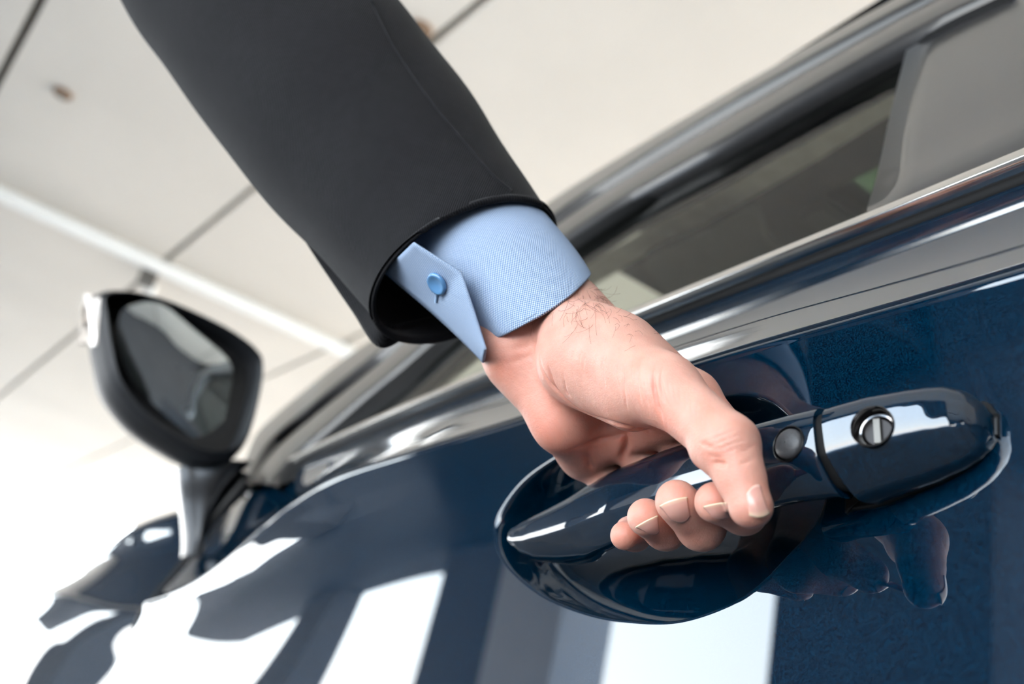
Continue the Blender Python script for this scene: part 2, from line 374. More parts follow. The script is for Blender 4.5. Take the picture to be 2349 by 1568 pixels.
co, cm, cm2, cin, cgl = (curve_w(p, o) for p, o in ((rail_out, -.004), (rail_mid, .004), (rail_mi2, .0), (rail_in, .003), (rail_gl, -.012)))
def strip(name, a, b, mat, bulge, label=None, back=.02):
    rows = []
    nrm = np.array([0, 1, .45]); nrm = nrm / np.linalg.norm(nrm)
    for t in np.linspace(0, 1, 9): rows.append(a * (1 - t) + b * t + nrm * bulge * math.sin(math.pi * t))
    rows = [a - nrm * back] + rows + [b - nrm * back]
    V, Q = grid(np.array(rows), flip=True); return mesh(name, V, Q, mat, car, label=label)
strip('roof_rail', co, cm, 'satin', .002, 'glossy roof rail above the side window', .05)
strip('rail_groove', cm - np.array([0, .012, 0]), cm2 - np.array([0, .012, 0]), 'rubber', 0)
strip('window_frame', cm2, cin, 'satin', .003, 'satin black door window frame')
strip('window_seal', cin - np.array([0, .004, 0]), cgl, 'rubber', .002)
# glass
lo = np.array([(x, yb(x) - .012, zb(x) + .004) for x in interp(np.linspace(0, 1, 70), [0, 1], [-.33, .99])])
mesh('side_window', *grid(np.array([cgl, lo])), 'glass', car, smooth=False, label='tinted front side window')
# B-pillar cover
e0 = [PW(1975, 565, -.006) + np.array([0, -.025, -.01]), PW(1988, 512, -.006), PW(2012, 400, -.006), PW(2040, 270, -.006), PW(2075, 130, -.006), PW(2112, -8, -.006), PW(2150, -150, -.006)]
n = len(e0); e0 = catmull(e0, 24)
rows = []
for t in np.linspace(0, 1, 12):
    rows.append(e0 + np.array([-.30 * t, 0, 0])[None] + np.array([0, 1, .45])[None] * .002 * math.sin(math.pi * t))
rows = [e0 - np.array([.0, .012, .005])] + rows
mesh('pillar_cover', *grid(np.array(rows)), 'pillar', car, label='satin dark grey pillar cover behind the side window')

# roof, headliner with sunroof opening, visor, windscreen
RZ = 1.50
def quad(x0, x1, ya, yb_, z): return [(x0, ya, z), (x1, ya, z), (x1, yb_, z), (x0, yb_, z)]
_a, _b = PZ(1990, 405, 1.53), PZ(1880, 440, 1.53); sx0, sx1, sy0, sy1 = .02, float(_b[0]), float((_a[1] + _b[1]) / 2), -1.35
def frame_panel(name, x0, x1, ya, yb_, z, mat, label=None):
    V, Q = [], []
    for (a, b, c_, d) in ((x0, sx0, ya, yb_), (sx1, x1, ya, yb_), (sx0, sx1, ya, sy0), (sx0, sx1, sy1, yb_)):
        k = len(V); V += quad(a, b, c_, d, z); Q.append([k, k + 1, k + 2, k + 3])
    return mesh(name, V, Q, mat, car, smooth=False, label=label)
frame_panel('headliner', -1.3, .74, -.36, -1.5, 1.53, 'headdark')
frame_panel('roof', -1.3, .70, -.275, -1.56, 1.578, 'paint')
V, Q = box((sx0, sy1, 1.548), (sx1, sy0, 1.552)); mesh('sunroof_glass', V, Q, 'glass3', car, smooth=False, label='green tinted sunroof glass')
c = PZ(1885, 490, 1.52)
V, Q = box(c + np.array([-.012, -.16, -.006]), c + np.array([.02, .012, .008])); mesh('sunroof_latch', V, Q, 'black', car, smooth=False)
ra = np.array([PZ(x, y, 1.523) for x, y in [(2200, 140), (2040, 222), (1850, 325), (1650, 438), (1480, 528), (1340, 610), (1180, 712)]])
rb = np.array([PZ(x, y, 1.527) for x, y in [(2220, 190), (2055, 258), (1870, 370), (1672, 484), (1500, 575), (1362, 655), (1200, 752)]])
mesh('inner_roof_trim', *grid(np.array([catmull(ra, 30), catmull(rb, 30)])), 'railtrim', car, label='light grey inner roof trim seen through the window')
vq = [PZ(1478, 600, 1.512), PZ(1720, 482, 1.512), PZ(1790, 600, 1.512), PZ(1560, 720, 1.512)]
V, Q = [], []
cen = np.mean(vq, 0)
vq = catmull(np.array([vq[0], (vq[0] + vq[1]) / 2, vq[1], (vq[1] + vq[2]) / 2, vq[2], (vq[2] + vq[3]) / 2, vq[3], (vq[3] + vq[0]) / 2]), 48, True)
V = np.vstack([vq, vq - np.array([0, 0, -.012])]); k = len(vq)
Q = [[i, (i + 1) % k, k + (i + 1) % k, k + i] for i in range(k)] + [list(range(k)), list(range(2 * k - 1, k - 1, -1))]
mesh('sun_visor', V, Q, 'visor', car, angle=30)
# inner A-pillar trim
pa = np.array([PW(x, y, -.05) for x, y in [(1190, 700), (1100, 770), (1000, 850), (900, 930), (800, 1000), (735, 1045)]])
pb = np.array([PW(x, y, -.05) for x, y in [(1215, 735), (1130, 800), (1030, 880), (930, 958), (850, 1020), (800, 1060)]])
o = mesh('pillar_trim', *grid(np.array([catmull(pa, 24), catmull(pb, 24)])), 'railtrim', car); solidify(o, .01)
# windscreen from the A-pillar across to the far side
ap = co[40:]
far = ap * np.array([1, -1, 1]) + np.array([.0, -1.8, 0])
G = np.array([ap * (1 - t) + far * t + np.array([.14, 0, .02]) * math.sin(math.pi * t) for t in np.linspace(0.01, .99, 14)])
mesh('windscreen', *grid(G), 'glass2', car, label='clear windscreen behind the A-pillar')
farr = co * np.array([1, -1, 1]) + np.array([0, -1.8, 0])
V, Q = sweep(farr, circ(.03, 10)); mesh('far_roof_rail', V, Q, 'paint', car)
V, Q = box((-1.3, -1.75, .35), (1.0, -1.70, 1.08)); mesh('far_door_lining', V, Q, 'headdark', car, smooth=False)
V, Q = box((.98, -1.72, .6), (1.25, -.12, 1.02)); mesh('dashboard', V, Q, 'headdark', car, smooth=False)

# ------------------------------------------------------------------ door handle
def chaikin(p, it):
    p = np.asarray(p, float)
    for _ in range(it):
        q = np.roll(p, -1, 0); p = np.stack([.75 * p + .25 * q, .25 * p + .75 * q], 1).reshape(-1, 2)
    return p
# along-handle tables (x from front tip to rear end)
TX = {'t': ([.2035, .1990, .1942, .1800, .1615, .1266, .11, .05, 0, -.018, -.033, -.053, -.067, -.0760, -.0806, -.0829, -.0845], [.9525, .9545, .9560, .9585, .9603, .9633, .9657, .9685, .9687, .9690, .9693, .9717, .9724, .9728, .9714, .9690, .9650]),
      'b': ([.2035, .1990, .1946, .1860, .1724, .1467, .121, .06, 0, -.0139, -.0388, -.0526, -.0638, -.0740, -.0795, -.0825, -.0845], [.9505, .9482, .9456, .9415, .9374, .9338, .9318, .9335, .9355, .9368, .9365, .9395, .9420, .9455, .9488, .9520, .9560]),
      'o': ([.2035, .2000, .194, .1663, .1233, .0873, .047, .0125, -.0246, -.0426, -.054, -.066, -.0725, -.078, -.0815, -.0835, -.0845], [.0015, .0045, .0080, .0138, .0212, .0268, .0305, .0320, .0315, .0297, .0275, .0238, .0210, .0170, .0130, .0090, .0050]),
      'k': ([.2035, .19, .17, .145, .125, .105, .08, .02, -.034, -.04, -.0845], [-.001, -.006, -.009, -.010, -.006, .004, .011, .014, .012, -.001, -.001])}
def tab(n, x): xs_, ys_ = TX[n]; return float(np.interp(-x, [-q for q in xs_], ys_))
def hsec(x, shrink=0., yb_=None):
    zt, zb_, yo = tab('t', x), tab('b', x), tab('o', x); ybk = tab('k', x) if yb_ is None else yb_
    h = zt - zb_; th = yo - ybk
    zr = zb_ + h * .36
    pts = [(ybk, zt - h * .12), (yo - th * .42, zt), (yo - th * .20, zt - h * .015), (yo - th * .04, zt - h * .12), (yo, zt - h * .25), (yo, (zt + zr) / 2), (yo - th * .03, zr + h * .03), (yo - th * .09, zr - h * .05),
           (yo - th * .38, zb_ + h * .09), (yo - th * .62, zb_), (ybk, zb_ + h * .10)]
    pts = chaikin(pts, 3)
    return pts, .5 * (zt + zb_)
XG = -.0372
def slant(x, z): return .17 * (z - .951) * math.exp(-((x - XG) / .05) ** 2)
def handle_loft(xs, yb_=None):
    A = []
    for x in xs:
        p, zm = hsec(x, yb_=yb_)
        A.append([(x + slant(x, z), y, z) for y, z in p])
    A = np.array(A); V, Q = grid(A, closed_v=True); k = A.shape[1]; n = len(A)
    def cap(i, rev):
        nonlocal V, Q
        c = V[i * k:(i + 1) * k].mean(0); V = np.vstack([V, c]); ci = len(V) - 1
        for j in range(k): Q.append([ci, i * k + j, i * k + (j + 1) % k][::-1 if rev else 1])
    cap(0, False); cap(n - 1, True)
    return V, Q
def fix(o):
    bm = bmesh.new(); bm.from_mesh(o.data); bmesh.ops.recalc_face_normals(bm, faces=bm.faces); bm.to_mesh(o.data); bm.free()
gx = np.concatenate([np.linspace(.2035, .18, 24), np.linspace(.178, XG + .0035, 60), [XG + .0025, XG + .0018]])
V, Q = handle_loft(gx)
k = 88
grip = mesh('door_handle', V, Q, 'paint', car, label='body-coloured door pull handle', angle=50); fix(grip)
cx = np.concatenate([[XG - .0018, XG - .0025], np.linspace(XG - .0035, -.0755, 30), np.linspace(-.0760, -.0845, 30)])
V, Q = handle_loft(cx)
hcap = mesh('handle_cap', V, Q, 'paint', grip, label='fixed handle end cap with the key lock', angle=50); fix(hcap)
def yface(x, z):
    p, _ = hsec(x); return p[:, 0].max()
def cut(obj, cutters):
    for (c, ax, r, dep, nseg) in cutters:
        T = ax; path = [c - T * dep, c + T * .02]
        V, Q = sweep(path, circ(r, nseg)); tmp = mesh('cutter', V, Q, None); fix(tmp); tmp.location = -ORG[obj.name] if False else (0, 0, 0)
        tmp.parent = None
        md = obj.modifiers.new('cut', 'BOOLEAN'); md.operation = 'DIFFERENCE'; md.object = tmp; md.solver = 'EXACT'
        bpy.context.view_layer.update()
        dg = bpy.context.evaluated_depsgraph_get(); nm_ = bpy.data.meshes.new_from_object(obj.evaluated_get(dg))
        obj.modifiers.clear(); old = obj.data; obj.data = nm_; bpy.data.objects.remove(tmp)
    obj.data.polygons.foreach_set('use_smooth', [True] * len(obj.data.polygons)); obj.data.set_sharp_from_angle(angle=math.radians(38))
def bvh_of(o): return BVHTree.FromPolygons([tuple(v.co + Vector(ORG[o.name])) for v in o.data.vertices], [tuple(p.vertices) for p in o.data.polygons])
kc, kn = cast(bvh_of(hcap), 2001, 977); bc, bn = cast(bvh_of(grip), 1808, 1017)
cut(hcap, [(kc, kn, .0073, .010, 48)])
cut(grip, [(bc, bn, .0069, .0035, 48)])
def frame_of(n_):
    a1 = np.cross(n_, [0, 0, 1.]); a1 /= np.linalg.norm(a1); return a1, np.cross(a1, n_)
def lathe(c, n_, prof_, n=48, name='x', mat='chrome2', parent=None, label=None, angle=35):
    a1, a2 = frame_of(n_)                       # prof_: list of (radius, offset along the axis)
    A = np.array([[c + n_ * dy + (a1 * math.cos(t) + a2 * math.sin(t)) * r for t in np.linspace(0, 2 * math.pi, n, endpoint=False)] for r, dy in prof_])
    o = mesh(name, *grid(A, closed_v=True), mat, parent, label=label, angle=angle); fix(o); return o
lathe(kc, kn, [(.0071, -.0095), (.0071, .0000), (.0074, .0004), (.0071, .0008), (.0067, .0003), (.0064, -.0010), (.0062, -.0048), (.0056, -.0050), (.0052, -.0056), (.0050, -.0068), (.0002, -.0068)], name='lock_cylinder', parent=grip, label='chrome key lock')
lathe(kc, kn, [(.0051, -.0075), (.0051, -.0060), (.0046, -.0055), (.0002, -.0055)], name='lock_plug', mat='lockface', parent=grip, label='dark lock plug')
k1, k2 = frame_of(kn); kt = k2 * .995 + k1 * .1
V = [kc + k1 * a_ * .0011 + kt * b_ * .0044 + kn * h_ for h_ in (-.0066, -.0040) for a_, b_ in ((-1, -1), (1, -1), (1, 1), (-1, 1))]
Q = [(0, 3, 2, 1), (4, 5, 6, 7), (0, 1, 5, 4), (1, 2, 6, 5), (2, 3, 7, 6), (3, 0, 4, 7)]
o = mesh('key_slot', V, Q, 'steel', grip, smooth=False, label='bright key slot plate'); fix(o)
lathe(bc, bn, [(.0058, -.0034), (.0058, -.0006), (.0056, .0002), (.0051, .0009), (.0038, .0014), (.002, .0017), (.0002, .0018)], name='sensor_button', mat='button', parent=grip, label='round grey sensor button')
lathe(bc, bn, [(.0068, -.0034), (.0068, .0002), (.0066, .0004), (.0063, .0001), (.0062, -.0034)], name='button_ring', mat='black', parent=grip)
# dark web filling the slanted gap, and the gasket under the cap
V, Q = handle_loft(np.array([XG + .003, XG, XG - .003]))
V = np.array(V); m_ = V.mean(0); V = m_ + (V - m_) * np.array([1.2, .86, .86]); o = mesh('handle_gap', V, Q, 'rubber', grip); fix(o)
go = []
for x in np.linspace(XG + .012, -.0842, 30):
    go.append((x, tab('t', x) - .0005, tab('b', x) + .003))
top = [(x, z) for x, z, _ in go] + [(-.0848, .9655), (-.0849, .961)]; bot = [(x, z) for x, _, z in go][::-1]; bot = [(-.0848, .957)] + bot
oc = catmull(np.array(top + bot), 120, True); cc = oc.mean(0)
rows = []
for s, y in ((1.0, -.001), (1.0, .0006), (.985, .0014), (.96, .0015), (.3, .0015)):
    q = cc + (oc - cc) * s; rows.append(np.stack([q[:, 0], np.full(len(q), y), q[:, 1]], 1))
o = mesh('handle_gasket', *grid(np.array(rows), closed_v=True), 'black', grip, label='black gasket under the handle cap'); fix(o)

# ------------------------------------------------------------------ wing mirror
mp0 = D(415, 860, 1.22); mn = np.array([-.97, .22, .06]); mn /= np.linalg.norm(mn)
gn = np.array([-.985, .02, -.10]); gn /= np.linalg.norm(gn)
def PMn(px, py, off=0., n_=None):
    n_ = mn if n_ is None else n_; d = ray(px, py); q = mp0 + mn * off; return C + d * (((q - C) @ n_) / (d @ n_))
rim = [(228, 672), (300, 666), (400, 696), (520, 753), (590, 805), (606, 850), (592, 935), (568, 1010), (535, 1045), (470, 1050), (395, 1012), (320, 955), (262, 880), (240, 800), (228, 720)]
rimc = catmull(rim, 120, True); rim3 = np.array([PMn(x, y) for x, y in rimc]); mc = rim3.mean(0)
fwd = np.array([.985, .02, -.03])
rows = []
for s, t in ((.93, -.012), (.975, .001), (1.0, .004), (1.012, .012), (1.03, .028), (1.03, .048), (.99, .07), (.90, .095), (.74, .118), (.52, .134), (.26, .142), (.02, .144)):
    rows.append(mc + (rim3 - mc) * s + fwd * t)
rows = [mc + (rim3 - mc) * .93 + fwd * .05] + rows[0:]
G = np.array(rows); Gs = np.array([catmull(G[:, j], 50) for j in range(G.shape[1])]).transpose(1, 0, 2)
mirror = mesh('side_mirror', *grid(Gs, closed_v=True), 'mplastic', car, label='dark wing mirror housing'); fix(mirror)
def fill_outline(name, pts, off, mat, parent, n=90, label=None, bulge=0., n_=None):
    q = catmull(pts, n, True); q3 = np.array([PMn(x, y, off, n_) for x, y in q]); c = q3.mean(0)
    rows = [c + (q3 - c) * s + mn * bulge * (1 - s * s) for s in np.linspace(1, .02, 8)]
    o = mesh(name, *grid(np.array(rows), closed_v=True), mat, parent, label=label); fix(o); return o
fill_outline('mirror_bezel', [(228 + 8, 680), (300, 674), (398, 704), (516, 761), (583, 812), (597, 852), (584, 932), (560, 1004), (530, 1035), (470, 1040), (400, 1003), (328, 948), (271, 874), (249, 798), (237, 722)], -.036, 'black', mirror)
fill_outline('mirror_glass', [(276, 720), (300, 700), (345, 692), (385, 706), (450, 760), (515, 815), (533, 850), (528, 900), (510, 985), (496, 1022), (470, 1022), (400, 970), (330, 905), (288, 845), (272, 780)], -.018, 'glassmirror', mirror, label='mirror glass', bulge=.003, n_=gn)
# turn signal lens wrapped on the outer end
bvh_m = BVHTree.FromPolygons([tuple(v) for v in Gs.reshape(-1, 3)], grid(Gs, closed_v=True)[1])
rows = []
for v in np.linspace(0, 1, 14):
    row = []
    for u in np.linspace(0, 1, 8):
        px = (194 - 14 * v) * (1 - u) + (230 - 8 * v) * u; py = 674 + 118 * v
        h, nn = cast(bvh_m, px, py)
        if h is None: h = D(px, py, 1.25)
        dv_ = C - h; row.append(h + dv_ / np.linalg.norm(dv_) * .001)
    rows.append(row)
o = mesh('turn_signal', *grid(np.array(rows)), 'amber', mirror, label='pale turn signal lens'); solidify(o, .002)
# stalk down to the door shoulder
sa = [(490, 1068, 1.27, 85, .045), (470, 1105, 1.265, 62, .042), (455, 1150, 1.26, 42, .036), (446, 1200, 1.25, 27, .03), (441, 1245, 1.24, 20, .026), (438, 1275, 1.235, 20, .024)]
A = []
for (px, py, d, hw, rd) in catmull(sa, 24):
    c0 = D(px, py, d); u = D(px + hw, py - hw * .05, d) - c0; v = np.array([rd, 0, 0])
    A.append([c0 + u * math.cos(t) + v * math.sin(t) for t in np.linspace(0, 2 * math.pi, 28, endpoint=False)])
o = mesh('mirror_stalk', *grid(np.array(A), closed_v=True), 'satin', mirror, label='slim mirror stalk'); fix(o)
A = []
for (px, py, d, hw, rd) in catmull([(560, 1092, 1.28, 30, .02), (520, 1140, 1.27, 26, .02), (480, 1190, 1.255, 16, .016), (452, 1240, 1.24, 10, .014)], 16):
    c0 = D(px, py, d); u = D(px + hw, py + hw * .4, d) - c0; v = np.array([rd, 0, 0])
    A.append([c0 + u * math.cos(t) + v * math.sin(t) for t in np.linspace(0, 2 * math.pi, 20, endpoint=False)])
o = mesh('stalk_fairing', *grid(np.array(A), closed_v=True), 'black', mirror); fix(o)

# ------------------------------------------------------------------ person: hand, shirt cuff, jacket sleeve
person = empty('person', tuple(D(1065, 617, .50)), 'person in black suit jacket and blue shirt pulling the car door handle', 'person')

VOX = .00085
lo_b = np.array([-.055, -.022, .895]); hi_b = np.array([.175, .135, 1.095])
nx, ny, nz = [int(math.ceil((h - l) / VOX)) for l, h in zip(lo_b, hi_b)]
GX = (lo_b[0] + VOX * np.arange(nx)).astype(np.float32); GY = (lo_b[1] + VOX * np.arange(ny)).astype(np.float32); GZ = (lo_b[2] + VOX * np.arange(nz)).astype(np.float32)
BIG = .05
def blank(): return np.full((nx, ny, nz), BIG, np.float32)
def bounds(pts, pad):
    a = np.min(pts, 0) - pad; b = np.max(pts, 0) + pad
    i0 = np.clip(np.floor((a - lo_b) / VOX).astype(int), 0, [nx, ny, nz]); i1 = np.clip(np.ceil((b - lo_b) / VOX).astype(int), 0, [nx, ny, nz])
    return tuple(slice(int(p), int(q)) for p, q in zip(i0, i1))
def smin(a, b, k):
    h = np.maximum(k - np.abs(a - b), 0) / k
    return np.minimum(a, b) - h * h * k * .25
def add(field, a, b, ra, rb, k, flat=None):
    # tapered capsule a->b ; flat = (axis vector, factor) squeezes the section along that axis
    a = np.asarray(a, float); b = np.asarray(b, float); pad = max(ra, rb) * 1.3 + .02
    sl = bounds([a, b], pad)
    x = GX[sl[0]][:, None, None]; y = GY[sl[1]][None, :, None]; z = GZ[sl[2]][None, None, :]
    ab = b - a; L2 = float(ab @ ab) + 1e-12
    px, py, pz = x - np.float32(a[0]), y - np.float32(a[1]), z - np.float32(a[2])
    t = np.clip((px * ab[0] + py * ab[1] + pz * ab[2]) / L2, 0, 1).astype(np.float32)
    dx, dy, dz = px - t * np.float32(ab[0]), py - t * np.float32(ab[1]), pz - t * np.float32(ab[2])
    d2 = dx * dx + dy * dy + dz * dz
    if flat is not None:
        v, f = flat; v = np.asarray(v, float); v = v / np.linalg.norm(v)
        q = dx * np.float32(v[0]) + dy * np.float32(v[1]) + dz * np.float32(v[2])
        d2 = d2 + q * q * np.float32(f * f - 1)
    d = np.sqrt(np.maximum(d2, 1e-12)) - (ra + (rb - ra) * t)
    field[sl] = smin(field[sl], d.astype(np.float32), k)

view = lambda p: (p - C) / np.linalg.norm(p - C)
WR = D(1240, 742, .468)                                  # wrist centre
CMC = D(1360, 806, .424); TM = P(1525, 893, .060); TI = P(1671, 1020, .0525); TT = P(1722, 1160, .0465)
FI = {'index': [P(1588, 912, .020), P(1735, 1090, .001), P(1705, 1172, .026), P(1640, 1152, .0425)],
      'middle': [P(1520, 942, .024), P(1652, 1135, -.001), P(1608, 1206, .027), P(1553, 1150, .0455)],
      'ring': [P(1432, 984, .025), P(1555, 1160, .001), P(1526, 1212, .027), P(1482, 1186, .0425)],
      'little': [P(1348, 1022, .026), P(1445, 1175, .004), P(1456, 1224, .022), P(1433, 1228, .033)]}
FR = {'index': (.0112, .0098, .0082, .0074), 'middle': (.0118, .0102, .0090, .0082), 'ring': (.0116, .0098, .0082, .0074), 'little': (.0112, .0086, .0068, .0060)}
img_u = lambda a, b: (D(b[0], b[1], 1.) - D(a[0], a[1], 1.)) / np.linalg.norm(D(b[0], b[1], 1.) - D(a[0], a[1], 1.))
palm = blank()
# forearm and wrist, wider across the picture than deep
wu = img_u((1112, 812), (1350, 640))
FA = D(1090, 585, .515)
for s_ in (-1, 0, 1):
    add(palm, FA + wu * .008 * s_, WR + wu * .0095 * s_, .0165, .0172, .012)
# metacarpals
add(palm, WR + wu * .007, CMC, .0155, .0172, .012)
add(palm, CMC, TM, .0174, .0125, .014)
add(palm, WR + wu * .009, FI['index'][0], .0160, .0115, .015)
add(palm, WR + wu * .004, FI['middle'][0], .0160, .0120, .013)
add(palm, WR - wu * .004, FI['ring'][0], .0160, .0115, .013)
add(palm, WR - wu * .011, FI['little'][0], .0160, .0120, .013)
# thenar and hypothenar pads, distal palm pad along the knuckle row
add(palm, D(1330, 835, .428), D(1450, 915, .402), .0165, .0130, .012)
add(palm, D(1195, 830, .462), D(1290, 968, .447), .0145, .0115, .014)
add(palm, P(1350, 1030, .030), P(1560, 962, .026), .0085, .0085, .010)
add(palm, D(1290, 970, .447), P(1340, 1046, .027), .0112, .0095, .012)
# web between thumb and index
add(palm, D(1440, 820, .415), D(1545, 880, .405), .0140, .0100, .014)
hand_f = palm
# thumb
th = blank()
add(th, TM, TI, .0122, .0103, .006)
add(th, TI, TI + (TT - TI) * .5, .0104, .0081, .005)
add(th, TI + (TT - TI) * .5, TT, .0081, .0076, .004)
add(th, P(1628, 1036, .0545), P(1640, 1046, .054), .0066, .0060, .004)
hand_f = smin(hand_f, th, np.float32(.008))
# fingers
fingers = blank()
for k_, (pts, rr) in enumerate((FI[n_], FR[n_]) for n_ in FI):
    f = blank()
    for i in range(3): add(f, pts[i], pts[i + 1], rr[i], rr[i + 1], .0035)
    fingers = smin(fingers, f, np.float32(.0012))
# blend radius: wide at the knuckle line, tight at the curled tips
ms = np.stack([FI[n_][0] for n_ in FI])
dist = np.full((nx, ny, nz), 1., np.float32)
for q in ms:
    dist = np.minimum(dist, np.sqrt((GX[:, None, None] - q[0]) ** 2 + (GY[None, :, None] - q[1]) ** 2 + (GZ[None, None, :] - q[2]) ** 2).astype(np.float32))
kk = np.clip(1 - (dist - .010) / .012, 0, 1) * .0055 + .0008
hand_f = smin(hand_f, fingers, kk.astype(np.float32))

def surface_nets(f):
    ins = f < 0
    s = f.shape
    c = np.zeros((s[0] - 1, s[1] - 1, s[2] - 1), np.int8)
    for dx in (0, 1):
        for dy in (0, 1):
            for dz in (0, 1): c += ins[dx:s[0] - 1 + dx, dy:s[1] - 1 + dy, dz:s[2] - 1 + dz]
    act = (c > 0) & (c < 8); idx = np.argwhere(act); num = -np.ones(act.shape, np.int64); num[act] = np.arange(len(idx))
    acc = np.zeros((len(idx), 3)); cnt = np.zeros(len(idx))
    cor = [(0, 0, 0), (1, 0, 0), (0, 1, 0), (1, 1, 0), (0, 0, 1), (1, 0, 1), (0, 1, 1), (1, 1, 1)]
    val = np.stack([f[idx[:, 0] + a, idx[:, 1] + b, idx[:, 2] + d] for a, b, d in cor], 1).astype(float)
    for i in range(8):
        for j in range(i + 1, 8):
            if sum(abs(p - q) for p, q in zip(cor[i], cor[j])) != 1: continue
            a, b = val[:, i], val[:, j]; m_ = (a < 0) != (b < 0); t = np.where(m_, a / np.where(m_, a - b, 1), 0)
            p = np.array(cor[i])[None] + t[:, None] * (np.array(cor[j]) - np.array(cor[i]))[None]
            acc[m_] += p[m_]; cnt[m_] += 1
    V = lo_b + VOX * (idx + acc / cnt[:, None])
    Q = []
    for ax_ in range(3):
        u, v = [(1, 2), (2, 0), (0, 1)][ax_]
        a = [slice(1, -1)] * 3; b = [slice(1, -1)] * 3
        a[ax_] = slice(0, s[ax_] - 1); b[ax_] = slice(1, s[ax_])
        fa, fb = ins[tuple(a)], ins[tuple(b)]
        e = np.argwhere(fa != fb); sign = fa[fa != fb]
        off = np.ones(3, int); off[ax_] = 0; e = e + off
        def at(du, dv):
            q = e.copy(); q[:, u] += du; q[:, v] += dv; return num[q[:, 0], q[:, 1], q[:, 2]]
        quad_ = np.stack([at(-1, -1), at(0, -1), at(0, 0), at(-1, 0)], 1)
        quad_[~sign] = quad_[~sign][:, ::-1]
        Q.append(quad_)
    return V, np.concatenate(Q)
HV, HQ = surface_nets(hand_f)
def subdivide(V, Q):
    n = len(V); e = np.sort(np.concatenate([Q[:, [0, 1]], Q[:, [1, 2]], Q[:, [2, 3]], Q[:, [3, 0]]]), 1)
    key = e[:, 0] * n + e[:, 1]; uq, inv = np.unique(key, return_inverse=True)
    mid = .5 * (V[uq // n] + V[uq % n]); cen = V[Q].mean(1); m_ = len(Q)
    ei = n + inv.reshape(4, m_).T; ci = n + len(uq) + np.arange(m_)
    Q2 = np.concatenate([np.stack([Q[:, k], ei[:, k], ci, ei[:, k - 1]], 1) for k in range(4)])
    return np.vstack([V, mid, cen]), Q2
keep_d = HV[:, 0] > -9
def neighbours(nv, Q):
    e = np.concatenate([Q[:, [0, 1]], Q[:, [1, 2]], Q[:, [2, 3]], Q[:, [3, 0]]]); e = np.concatenate([e, e[:, ::-1]]); return e
E_ = neighbours(len(HV), HQ); deg = np.bincount(E_[:, 0], minlength=len(HV)).astype(float)
def lap(V):
    o = np.zeros_like(V)
    for k in range(V.shape[1]): o[:, k] = np.bincount(E_[:, 0], weights=V[E_[:, 1], k], minlength=len(V))
    return o / deg[:, None] - V
for _ in range(6): HV = HV + .5 * lap(HV); HV = HV - .52 * lap(HV)
HV, HQ = subdivide(HV, HQ)
E_ = neighbours(len(HV), HQ); deg = np.bincount(E_[:, 0], minlength=len(HV)).astype(float)
for _ in range(3): HV = HV + .5 * lap(HV)
def normals(V):
    a = V[HQ[:, 2]] - V[HQ[:, 0]]; b = V[HQ[:, 3]] - V[HQ[:, 1]]; fn = np.cross(a, b)
    vn = np.zeros_like(V)
    for k in range(4):
        for c_ in range(3): vn[:, c_] += np.bincount(HQ[:, k], weights=fn[:, c_], minlength=len(V))
    return vn / np.maximum(np.linalg.norm(vn, axis=1), 1e-12)[:, None]
bvh_h = BVHTree.FromPolygons([tuple(v) for v in HV], HQ.tolist())

def skin():
    m, nt, p = material('skin')
    t = N(nt, 'TexCoord')
    at_ = N(nt, 'Attribute'); at_.attribute_name = 'flush'
    n1 = N(nt, 'TexNoise'); n1.inputs['Scale'].default_value = 70; n1.inputs['Detail'].default_value = 5; nt.links.new(t.outputs['Object'], n1.inputs['Vector'])
    r1 = N(nt, 'ValToRGB'); r1.color_ramp.elements[0].color = srgb(200, 146, 129); r1.color_ramp.elements[1].color = srgb(212, 161, 145); r1.color_ramp.elements[0].position = .35; r1.color_ramp.elements[1].position = .65
    nt.links.new(n1.outputs['Fac'], r1.inputs[0])
    mx = N(nt, 'Mix', data_type='RGBA'); mx.inputs['B'].default_value = srgb(206, 116, 94)
    nt.links.new(at_.outputs['Fac'], mx.inputs['Factor']); nt.links.new(r1.outputs[0], mx.inputs['A'])
    nt.links.new(mx.outputs['Result'], p.inputs['Base Color'])
    v1 = N(nt, 'TexVoronoi', feature='DISTANCE_TO_EDGE'); v1.inputs['Scale'].default_value = 900
    n2 = N(nt, 'TexNoise'); n2.inputs['Scale'].default_value = 420; n2.inputs['Detail'].default_value = 6
    nt.links.new(t.outputs['Object'], v1.inputs['Vector']); nt.links.new(t.outputs['Object'], n2.inputs['Vector'])
    a1 = N(nt, 'Math', operation='MULTIPLY_ADD'); a1.inputs[1].default_value = .5; nt.links.new(v1.outputs['Distance'], a1.inputs[0]); nt.links.new(n2.outputs['Fac'], a1.inputs[2])
    b = N(nt, 'Bump'); b.inputs['Strength'].default_value = .35; b.inputs['Distance'].default_value = .0006
    nt.links.new(a1.outputs[0], b.inputs['Height']); nt.links.new(b.outputs[0], p.inputs['Normal'])
    p.inputs['Roughness'].default_value = .48; p.inputs['Specular IOR Level'].default_value = .42
    p.inputs['Subsurface Weight'].default_value = .35; p.inputs['Subsurface Radius'].default_value = (1., .38, .22); p.inputs['Subsurface Scale'].default_value = .0035
    return m
MAT['skin'] = skin()

